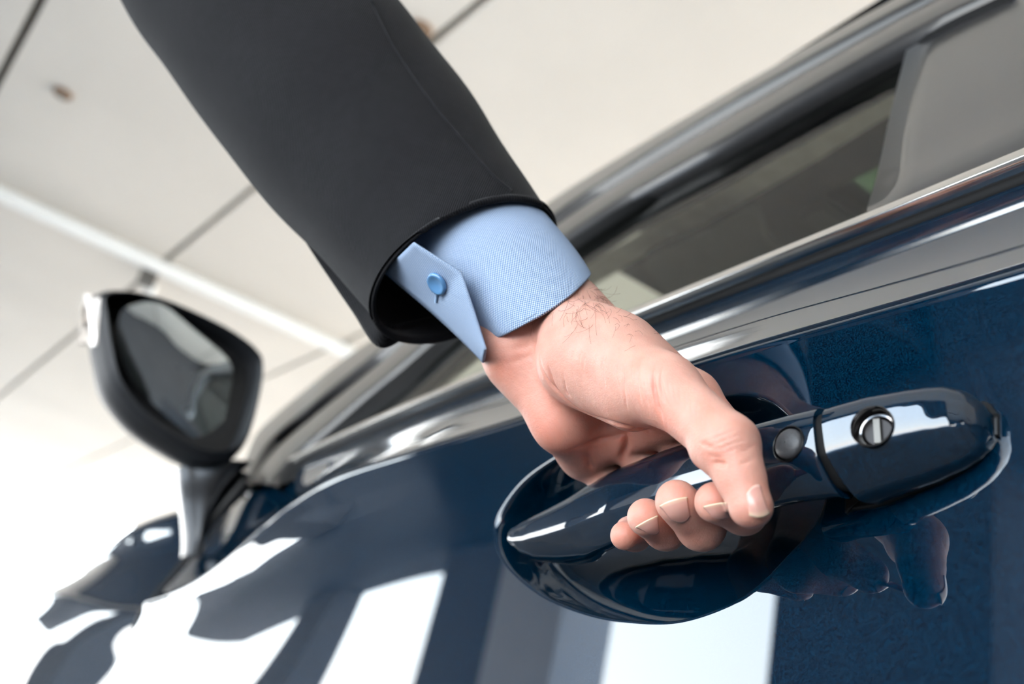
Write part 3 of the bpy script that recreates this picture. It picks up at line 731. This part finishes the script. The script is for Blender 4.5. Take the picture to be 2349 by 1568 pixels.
# skin relief: creases and soft bulges drawn as polylines on the surface, plus a flush map (redder knuckles, tips, palm)
def on_hand(pts, n=40):
    out = []
    for x, y in catmull(pts, n):
        h, nn = cast(bvh_h, x, y)
        if h is not None: out.append(h)
    return np.array(out)
HN = normals(HV); vis = ((C - HV) * HN).sum(1) > -.02
def polydist(V, pl):
    d = np.full(len(V), 1.); u = np.zeros(len(V)); n_ = len(pl) - 1
    for i_, (a_, b_) in enumerate(zip(pl[:-1], pl[1:])):
        if np.linalg.norm(b_ - a_) > .012: continue
        ab = b_ - a_; t = np.clip(((V - a_) @ ab) / (ab @ ab + 1e-12), 0, 1); q = np.linalg.norm(V - a_ - t[:, None] * ab, axis=1)
        m_ = q < d; d[m_] = q[m_]; u[m_] = (i_ + t[m_]) / n_
    return d, np.clip(u / .3, 0, 1) ** 1.5 * np.clip((1 - u) / .3, 0, 1) ** 1.5
disp = np.zeros(len(HV)); flush = np.zeros(len(HV))
def mark(pts, depth, width, red=0., rw=None):
    pl = on_hand(pts)
    if len(pl) < 2: return
    near = np.where(((HV > pl.min(0) - .009) & (HV < pl.max(0) + .009)).all(1))[0]; d, tp = polydist(HV[near], pl)
    disp[near] -= 1.5 * depth * tp * np.exp(-(d / width) ** 2)
    if red: flush[near] += red * np.exp(-(d / (rw or width * 2.5)) ** 2)
# palm / thenar creases
mark([(1236, 800), (1245, 850), (1275, 895), (1330, 940), (1400, 968), (1480, 985), (1527, 985)], .0008, .0012, .25, .004)
mark([(1255, 830), (1270, 880), (1295, 915)], .0006, .0008, .1)
mark([(1290, 850), (1298, 895), (1312, 915)], .0004, .0007, .1)
mark([(1497, 850), (1500, 890), (1508, 930), (1522, 972)], .0007, .0009, .2)
mark([(1462, 840), (1462, 890), (1475, 940)], .0004, .0008, .1)
mark([(1430, 850), (1432, 900), (1440, 950)], .0003, .0007, .08)
mark([(1390, 800), (1384, 850), (1388, 900)], .0002, .0007)
mark([(1350, 790), (1338, 840), (1345, 880)], .0002, .0007)
mark([(1475, 860), (1478, 900), (1490, 945)], .0003, .0007)
mark([(1513, 860), (1518, 895), (1530, 935)], .0003, .0008)
# fine lines running over the thenar
for k_ in range(13):
    x_ = 1318 + 17 * k_; c_ = .5 + .5 * math.sin(k_ * 2.3)
    mark([(x_ + 4, 778 + 3.0 * k_ + 14 * c_), (x_ - 6, 825 + 3.4 * k_), (x_ - 2 + k_ * .5, 868 + 3.6 * k_), (x_ + 12 + k_, 905 + 4.2 * k_ - 10 * c_)], .00010 + .00008 * c_, .00038, .05, .0008)
for k_ in range(7):
    mark([(1530 + 14 * k_, 858 + 12 * k_), (1538 + 12 * k_, 905 + 10 * k_), (1556 + 9 * k_, 950 + 6 * k_)], .00010, .0004, .03)
# wrist folds
mark([(1140, 806), (1190, 797), (1235, 780), (1290, 752)], .00018, .0018, .1)
mark([(1150, 838), (1200, 822), (1240, 808)], .00015, .0016, .1)
# thumb knuckle wrinkles
for k_ in range(5):
    mark([(1612 + 14 * k_ - 18, 1008 + 9 * k_), (1650 + 12 * k_, 985 + 10 * k_), (1692 + 9 * k_, 965 + 14 * k_)], .00009 + .00004 * (k_ % 2), .0006, .05)
mark([(1632, 1062), (1650, 1062), (1672, 1066)], .0007, .0010, .2)
mark([(1600, 1012), (1622, 1022), (1640, 1030)], .00025, .0010)
mark([(1690, 1068), (1712, 1060), (1736, 1046)], .0002, .0009, .1)
mark([(1688, 1040), (1715, 1030), (1738, 1018)], .00016, .0008, .1)
mark([(1618, 1040), (1640, 1048), (1670, 1048)], .0002, .0009, .1)
# finger roots above the handle
mark([(1428, 985), (1434, 1020), (1425, 1062)], .0016, .0016, .35, .004)
mark([(1340, 1035), (1352, 1060), (1362, 1085)], .0008, .0015, .3, .003)
mark([(1300, 1035), (1345, 1018), (1405, 1000), (1470, 985), (1530, 990)], .0007, .0014, .25, .004)
# redder finger ends and knuckles
def blush(px, py, r, amt):
    h, nn = cast(bvh_h, px, py)
    if h is not None: flush[:] += amt * np.exp(-(np.linalg.norm(HV - h, axis=1) / r) ** 2)
for a_ in ((1548, 1130, .007, .40), (1478, 1168, .006, .5), (1430, 1220, .008, .45), (1635, 1132, .006, .45), (1585, 1225, .008, .35), (1700, 1110, .009, .22), (1735, 1185, .006, .3), (1510, 1240, .007, .35), (1680, 1195, .008, .4),
           (1525, 960, .010, .35), (1630, 1030, .008, .18), (1140, 850, .010, .4), (1230, 930, .016, .4), (1260, 1000, .014, .4), (1380, 1040, .012, .35), (1480, 1010, .012, .35), (1200, 780, .012, .15), (1650, 900, .007, .3)):
    blush(*a_)
HV = HV + HN * (disp * vis)[:, None]
for _ in range(1): HV = HV + .25 * lap(HV)
bvh_h = BVHTree.FromPolygons([tuple(v) for v in HV], HQ.tolist())
hand = mesh('hand', HV, HQ.tolist(), 'skin', person, label='bare hand gripping the handle')
fa = hand.data.attributes.new('flush', 'FLOAT', 'POINT'); fa.data.foreach_set('value', np.clip(flush * .8, 0, .8).astype(np.float32))

# nails: curved plates seated on the fingertips (outline corners base-left, base-right, free-edge-right, free-edge-left)
def nailmat():
    m, nt, p = material('nail')
    at_ = N(nt, 'UVMap'); sp_ = N(nt, 'SeparateXYZ'); nt.links.new(at_.outputs[0], sp_.inputs[0])
    r = N(nt, 'ValToRGB'); el = r.color_ramp.elements
    el[0].position = 0.; el[0].color = srgb(226, 186, 172); el[1].position = .80; el[1].color = srgb(214, 162, 148)
    e = el.new(.10); e.color = srgb(208, 152, 140); e = el.new(.90); e.color = srgb(222, 180, 160); e = el.new(1.); e.color = srgb(232, 208, 178)
    nt.links.new(sp_.outputs['Y'], r.inputs[0]); nt.links.new(r.outputs[0], p.inputs['Base Color'])
    p.inputs['Roughness'].default_value = .25; p.inputs['Subsurface Weight'].default_value = .2; p.inputs['Subsurface Scale'].default_value = .002; p.inputs['Coat Weight'].default_value = .3
    return m
MAT['nail'] = nailmat()
def nail(bl, br, fr_, fl_, base_b, free_b, label):
    bl, br, fr_, fl_ = map(np.array, (bl, br, fr_, fl_)); axis = ((fr_ + fl_) - (bl + br)) / 2.; axis = axis / np.linalg.norm(axis)
    rows, uv = [], []; nu, nv = 15, 17
    for j in range(nv):
        v = j / (nv - 1); row = []
        for i in range(nu):
            u = i / (nu - 1); arch = 1 - (2 * u - 1) ** 2
            a_ = bl * (1 - u) + br * u - axis * base_b * arch; b_ = fl_ * (1 - u) + fr_ * u + axis * free_b * arch
            q = a_ * (1 - v) + b_ * v
            h, nn = cast(bvh_h, *q)
            if h is None: h, nn = cast(bvh_h, *(q + (np.array(bl + br + fr_ + fl_) / 4 - q) * .3)); 
            if h is None: return
            lift = .00025 + .00045 * arch * (.3 + .7 * v) + .0004 * v ** 6
            row.append(h + nn * lift); uv.append((u, v))
        rows.append(row)
    G = np.array(rows)
    for _ in range(4): G[1:-1] = G[1:-1] * .5 + .25 * (G[2:] + G[:-2]); G[:, 1:-1] = G[:, 1:-1] * .5 + .25 * (G[:, 2:] + G[:, :-2])
    V, Q = grid(G); o = mesh('fingernail', V, Q, 'nail', hand, uv=uv, label=label); fx = sum((f.normal @ Vector(view(G.reshape(-1, 3).mean(0)))) for f in o.data.polygons)
    if fx > 0: o.data.flip_normals()
    solidify(o, .0006)
nail((1713, 1133), (1743, 1112), (1763, 1176), (1719, 1180), 7, 6, 'thumb nail with pale free edge')
nail((1538, 1190), (1583, 1182), (1576, 1140), (1514, 1160), 13, 4, 'middle finger nail with pale free edge')
nail((1488, 1222), (1512, 1218), (1508, 1182), (1459, 1208), 6, 2, 'ring finger nail with pale free edge')
nail((1632, 1183), (1672, 1184), (1668, 1152), (1614, 1162), 6, 2, 'index finger nail with pale free edge')

# dark hairs on the wrist
random.seed(5)
def hair(p0, dirs, L, r=.000045):
    h, nn = cast(bvh_h, *p0)
    if h is None: return None
    pts = [h]; q = np.array(p0, float); ang = math.atan2(dirs[1], dirs[0]); turn = random.uniform(-.35, .35)
    for i in range(6):
        ang += turn; q = q + np.array([math.cos(ang), math.sin(ang)]) * L / 6
        hh, n2 = cast(bvh_h, *q)
        if hh is not None and np.linalg.norm(hh - pts[-1]) < .01: nn = n2; pts.append(hh + n2 * (.0003 + .0007 * math.sin(i / 5 * 3.14)))
        else: pts.append(D(q[0], q[1], float(R[:, 2] @ (pts[-1] - C))))
    return sweep(catmull(np.array(pts), 16), circ(r, 4))
VV, QQ = [], []
spots = [((random.gauss(1335, 24), random.gauss(690, 24)), 1.5, 1.0) for _ in range(40)] + [((random.gauss(1395, 26), random.gauss(680, 13)), .75, .9) for _ in range(70)] + [((random.gauss(1450, 50), random.gauss(735, 30)), .7, .5) for _ in range(30)] + [((random.gauss(1240, 35), random.gauss(715, 14)), 1.6, .7) for _ in range(22)]
for (p0, an, le) in spots:
    an += random.gauss(0, .35); L = random.uniform(18, 60) * le
    r_ = hair(p0, (math.cos(an), math.sin(an)), L)
    if r_ is None: continue
    k_ = sum(len(v) for v in VV); VV.append(r_[0]); QQ += [[i + k_ for i in q] for q in r_[1]]
MAT['hair'] = simple('wrist_hair', srgb(96, 66, 48), .5)
mesh('wrist_hair', np.vstack(VV), QQ, 'hair', hand, kind='stuff', label='sparse dark wrist hair')

# ---- cloth
def cloth(name, kind):
    m, nt, p = material(name)
    uv = N(nt, 'UVMap'); sp_ = N(nt, 'SeparateXYZ'); nt.links.new(uv.outputs[0], sp_.inputs[0])
    t = N(nt, 'TexCoord'); nz_ = N(nt, 'TexNoise'); nz_.inputs['Scale'].default_value = 160; nz_.inputs['Detail'].default_value = 5; nt.links.new(t.outputs['Object'], nz_.inputs['Vector'])
    def wave(a, b, freq):
        m1 = N(nt, 'Math', operation='MULTIPLY'); m1.inputs[1].default_value = a * freq; nt.links.new(sp_.outputs['X'], m1.inputs[0])
        m2 = N(nt, 'Math', operation='MULTIPLY_ADD'); m2.inputs[1].default_value = b * freq; nt.links.new(sp_.outputs['Y'], m2.inputs[0]); nt.links.new(m1.outputs[0], m2.inputs[2])
        s_ = N(nt, 'Math', operation='SINE'); nt.links.new(m2.outputs[0], s_.inputs[0]); return s_
    r = N(nt, 'ValToRGB'); b = N(nt, 'Bump')
    if kind == 'twill':
        w = wave(.8, .6, 2 * math.pi / .0011)
        ad = N(nt, 'Math', operation='MULTIPLY_ADD'); ad.inputs[1].default_value = 1.6; nt.links.new(nz_.outputs['Fac'], ad.inputs[0]); nt.links.new(w.outputs[0], ad.inputs[2])
        mr = N(nt, 'MapRange'); mr.inputs['From Min'].default_value = -.6; mr.inputs['From Max'].default_value = 2.2; nt.links.new(ad.outputs[0], mr.inputs['Value']); nt.links.new(mr.outputs[0], r.inputs[0])
        r.color_ramp.elements[0].color = srgb(9, 9, 11); r.color_ramp.elements[1].color = srgb(33, 32, 35)
        p.inputs['Roughness'].default_value = .85; p.inputs['Sheen Weight'].default_value = .08; p.inputs['Sheen Roughness'].default_value = .4; p.inputs['Specular IOR Level'].default_value = .2
        b.inputs['Strength'].default_value = .5; b.inputs['Distance'].default_value = .0003
        nt.links.new(w.outputs[0], b.inputs['Height'])
    else:
        f = 2 * math.pi / .00125
        w1 = wave(1, 1, f); w2 = wave(1, -1, f)
        mu = N(nt, 'Math', operation='ADD'); nt.links.new(w1.outputs[0], mu.inputs[0]); nt.links.new(w2.outputs[0], mu.inputs[1])
        mr = N(nt, 'MapRange'); mr.inputs['From Min'].default_value = -1.5; mr.inputs['From Max'].default_value = 1.6; nt.links.new(mu.outputs[0], mr.inputs['Value']); nt.links.new(mr.outputs[0], r.inputs[0])
        r.color_ramp.elements[0].color = srgb(84, 120, 166); r.color_ramp.elements[1].color = srgb(196, 207, 221)
        p.inputs['Roughness'].default_value = .9; p.inputs['Specular IOR Level'].default_value = .15
        b.inputs['Strength'].default_value = .5; b.inputs['Distance'].default_value = .0003
        nt.links.new(mu.outputs[0], b.inputs['Height'])
    nt.links.new(r.outputs[0], p.inputs['Base Color']); nt.links.new(b.outputs[0], p.inputs['Normal'])
    return m
MAT['wool'] = cloth('black_wool_twill', 'twill'); MAT['oxford'] = cloth('blue_oxford_cotton', 'oxford')
MAT['cottonbutton'] = simple('blue_button', srgb(92, 140, 186), .2, coat=.6)
MAT['thread'] = simple('pale_thread', srgb(150, 176, 205), .8)

def tube(secs, nth, ns, fold=None):
    # secs: (cx, cy, depth, ux, uy, bx, by, rd): picture-space half axis u, near-side shift b, depth half extent
    S = catmull(np.array(secs, float), ns); G = np.zeros((ns, nth, 3)); uv = np.zeros((ns, nth, 2)); acc = 0.
    for i, (cx_, cy_, d_, ux, uy, bx_, by_, rd) in enumerate(S):
        for j in range(nth):
            t = 2 * math.pi * j / nth; c_, s_ = math.cos(t), math.sin(t); k_ = 1.
            if fold is not None: k_ = 1 + fold(i / (ns - 1), t)
            G[i, j] = D(cx_ + ux * c_ * k_ + bx_ * s_ * k_, cy_ + uy * c_ * k_ + by_ * s_ * k_, d_ - rd * s_ * k_)
        if i: acc += np.linalg.norm(G[i].mean(0) - G[i - 1].mean(0))
        per = np.linalg.norm(np.diff(np.vstack([G[i], G[i][:1]]), axis=0), axis=1); uv[i, :, 0] = np.concatenate([[0], np.cumsum(per)[:-1]]); uv[i, :, 1] = acc
    return G, uv
def axis_secs(pairs):
    out = []
    for (lx, ly, rx, ry, d_, b_, rd) in pairs:
        u = np.array([(rx - lx) / 2, (ry - ly) / 2]); n_ = np.array([u[1], -u[0]]); n_ = n_ / np.linalg.norm(n_)     # up-left of the chord
        if n_[1] > 0: n_ = -n_
        out.append(((lx + rx) / 2, (ly + ry) / 2, d_, u[0], u[1], n_[0] * b_, n_[1] * b_, rd))
    return out
# jacket sleeve from the hem up past the elbow
jp = [(866, 742, 1266, 497, .500, 128, .034), (855, 728, 1258, 484, .502, 127, .0345), (760, 618, 1188, 376, .522, 122, .038), (640, 485, 1094, 234, .546, 118, .042), (500, 320, 985, 84, .572, 116, .046), (388, 165, 888, -25, .597, 114, .050),
      (300, 40, 800, -135, .618, 112, .053), (205, -110, 700, -285, .645, 110, .056), (90, -300, 570, -460, .68, 108, .060), (-60, -520, 420, -670, .73, 104, .064), (-230, -760, 250, -920, .81, 100, .066), (-430, -1080, 70, -1250, .92, 96, .068), (-640, -1420, -120, -1600, 1.05, 92, .072)]
def jfold(s, t):
    return .012 * math.sin(9 * s + 2 * math.cos(t)) * math.sin(t * 2 + 1) + .010 * math.sin(23 * s + 3 * math.sin(t)) * math.cos(t) ** 2 + .006 * math.sin(40 * s + 2 * t)
NT = 128
G, uv = tube(axis_secs(jp), NT, 200, lambda s, t: jfold(s * 1.33, t) * min(1, s * 16))
V, Q = grid(G, closed_v=True)
bv = BVHTree.FromPolygons([tuple(v) for v in V], Q)
seam = [cast(bv, x, y)[0] for x, y in catmull([(853, 5), (905, 108), (988, 230), (1070, 330), (1132, 402), (1172, 438)], 40)]; seam = np.array([q for q in seam if q is not None])
sleeve = mesh('jacket_sleeve', V, Q, 'wool', person, uv=uv.reshape(-1, 2), label='black wool suit jacket sleeve'); fix(sleeve); solidify(sleeve, .0018)
V2, Q2 = sweep(seam, circ(.0009, 6)); mesh('sleeve_seam', V2, Q2, 'wool', sleeve, uv=np.zeros((len(V2), 2)), label='lengthwise sleeve seam')
# rolled hem edge
hem = np.vstack([G[0], G[0][:1]]); V2, Q2 = sweep(hem, circ(.0007, 8), caps=False); mesh('sleeve_hem', V2, Q2, 'wool', sleeve, uv=np.zeros((len(V2), 2)))
# vent underlap behind the hem
oe = catmull([(690, 535, .552), (740, 612, .545), (810, 712, .532), (868, 793, .520), (930, 772, .530), (1010, 741, .545)], 40)
ie = catmull([(730, 540, .548), (790, 630, .538), (850, 705, .522), (884, 744, .512), (930, 742, .522), (1010, 722, .542)], 40)
rows = []
for t in np.linspace(0, 1, 6):
    q = oe * (1 - t) + ie * t; rows.append([D(*p_) for p_ in q])
G2 = np.array(rows); V, Q = grid(G2); o = mesh('sleeve_vent', V, Q, 'wool', sleeve, uv=G2.reshape(-1, 3)[:, [0, 2]], label='open vent underlap at the sleeve hem'); solidify(o, .0022, 0)

# shirt cuff
cp = [(1122, 780, 1354, 630, .467, -16, .0350), (1112, 770, 1350, 621, .468, -14, .0350), (1065, 705, 1320, 573, .478, 12, .0330), (1005, 645, 1290, 532, .487, 35, .0290), (945, 575, 1255, 492, .500, 42, .0275), (880, 490, 1190, 415, .520, 40, .027)]
def cfold(s, t): return .010 * math.sin(5 * s + 2 * t) + .012 * math.sin(8 * s - 3 * t)
G, uv = tube(axis_secs(cp), 128, 60, cfold)
V, Q = grid(G, closed_v=True); cuff = mesh('shirt_cuff', V, Q, 'oxford', person, uv=uv.reshape(-1, 2), label='light blue woven shirt cuff'); fix(cuff); solidify(cuff, .0016)
bvc = BVHTree.FromPolygons([tuple(v) for v in V], Q)
# overlapping placket end with button
def lin(p, n): p = np.array(p, float); t_ = np.linspace(0, len(p) - 1, n); return np.stack([np.interp(t_, range(len(p)), p[:, 0]), np.interp(t_, range(len(p)), p[:, 1])], 1)
re_ = lin([(948, 556), (1003, 590), (1058, 624), (1072, 668), (1090, 722), (1104, 768), (1114, 800)], 31)
le_ = catmull([(880, 622), (925, 660), (975, 702), (1020, 742), (1058, 778), (1088, 808), (1110, 831)], 31)
rows = []
for i in range(31):
    row = []
    h, nn = cast(bvc, *re_[i]); dr = .470 if h is None else float(R[:, 2] @ (h - C))
    dr = interp(i / 30, [0, .5, 1], [.4580, .4465, .4400]) if True else dr
    dl = interp(i / 30, [0, .5, 1], [.492, .474, .456])
    for t in np.linspace(0, 1, 12):
        q = re_[i] * (1 - t) + le_[i] * t; row.append(D(q[0], q[1], dr + (dl - dr) * t - .004 * math.sin(math.pi * t)))
    rows.append(row)
G2 = np.array(rows); V, Q = grid(G2)
w_ = np.zeros((31, 12, 2)); w_[:, :, 0] = np.linspace(0, .035, 12)[None]; w_[:, :, 1] = np.linspace(0, .058, 31)[:, None]
plk = mesh('cuff_placket', V, Q, 'oxford', cuff, uv=w_.reshape(-1, 2), label='overlapping pointed cuff placket'); solidify(plk, .0013, 0)
bvp = BVHTree.FromPolygons([tuple(v) for v in V], Q)
h, nn = cast(bvp, 1008, 647)
if nn @ (C - h) < 0: nn = -nn
a1 = np.cross(nn, [0, 0, 1.]); a1 /= np.linalg.norm(a1); a2 = np.cross(nn, a1)
def button(prof_, name, mat, par, label=None):
    A = np.array([[h + nn * dz + (a1 * math.cos(t) + a2 * math.sin(t)) * r for t in np.linspace(0, 2 * math.pi, 32, endpoint=False)] for r, dz in prof_])
    o = mesh(name, *grid(A, closed_v=True), mat, par, label=label); fix(o)
button([(.0001, .0008), (.0048, .0008), (.0055, .0014), (.0056, .0022), (.0052, .0029), (.0044, .0031), (.0036, .0026), (.0001, .0025)], 'cuff_button', 'cottonbutton', cuff, 'blue shirt cuff button')
t0, t1 = cast(bvp, 1007, 668)[0], cast(bvp, 1003, 690)[0]
V, Q = sweep([t0 + nn * .0012, t1 + nn * .0012], circ(.0006, 6)); mesh('buttonhole_thread', V, Q, 'thread', cuff)
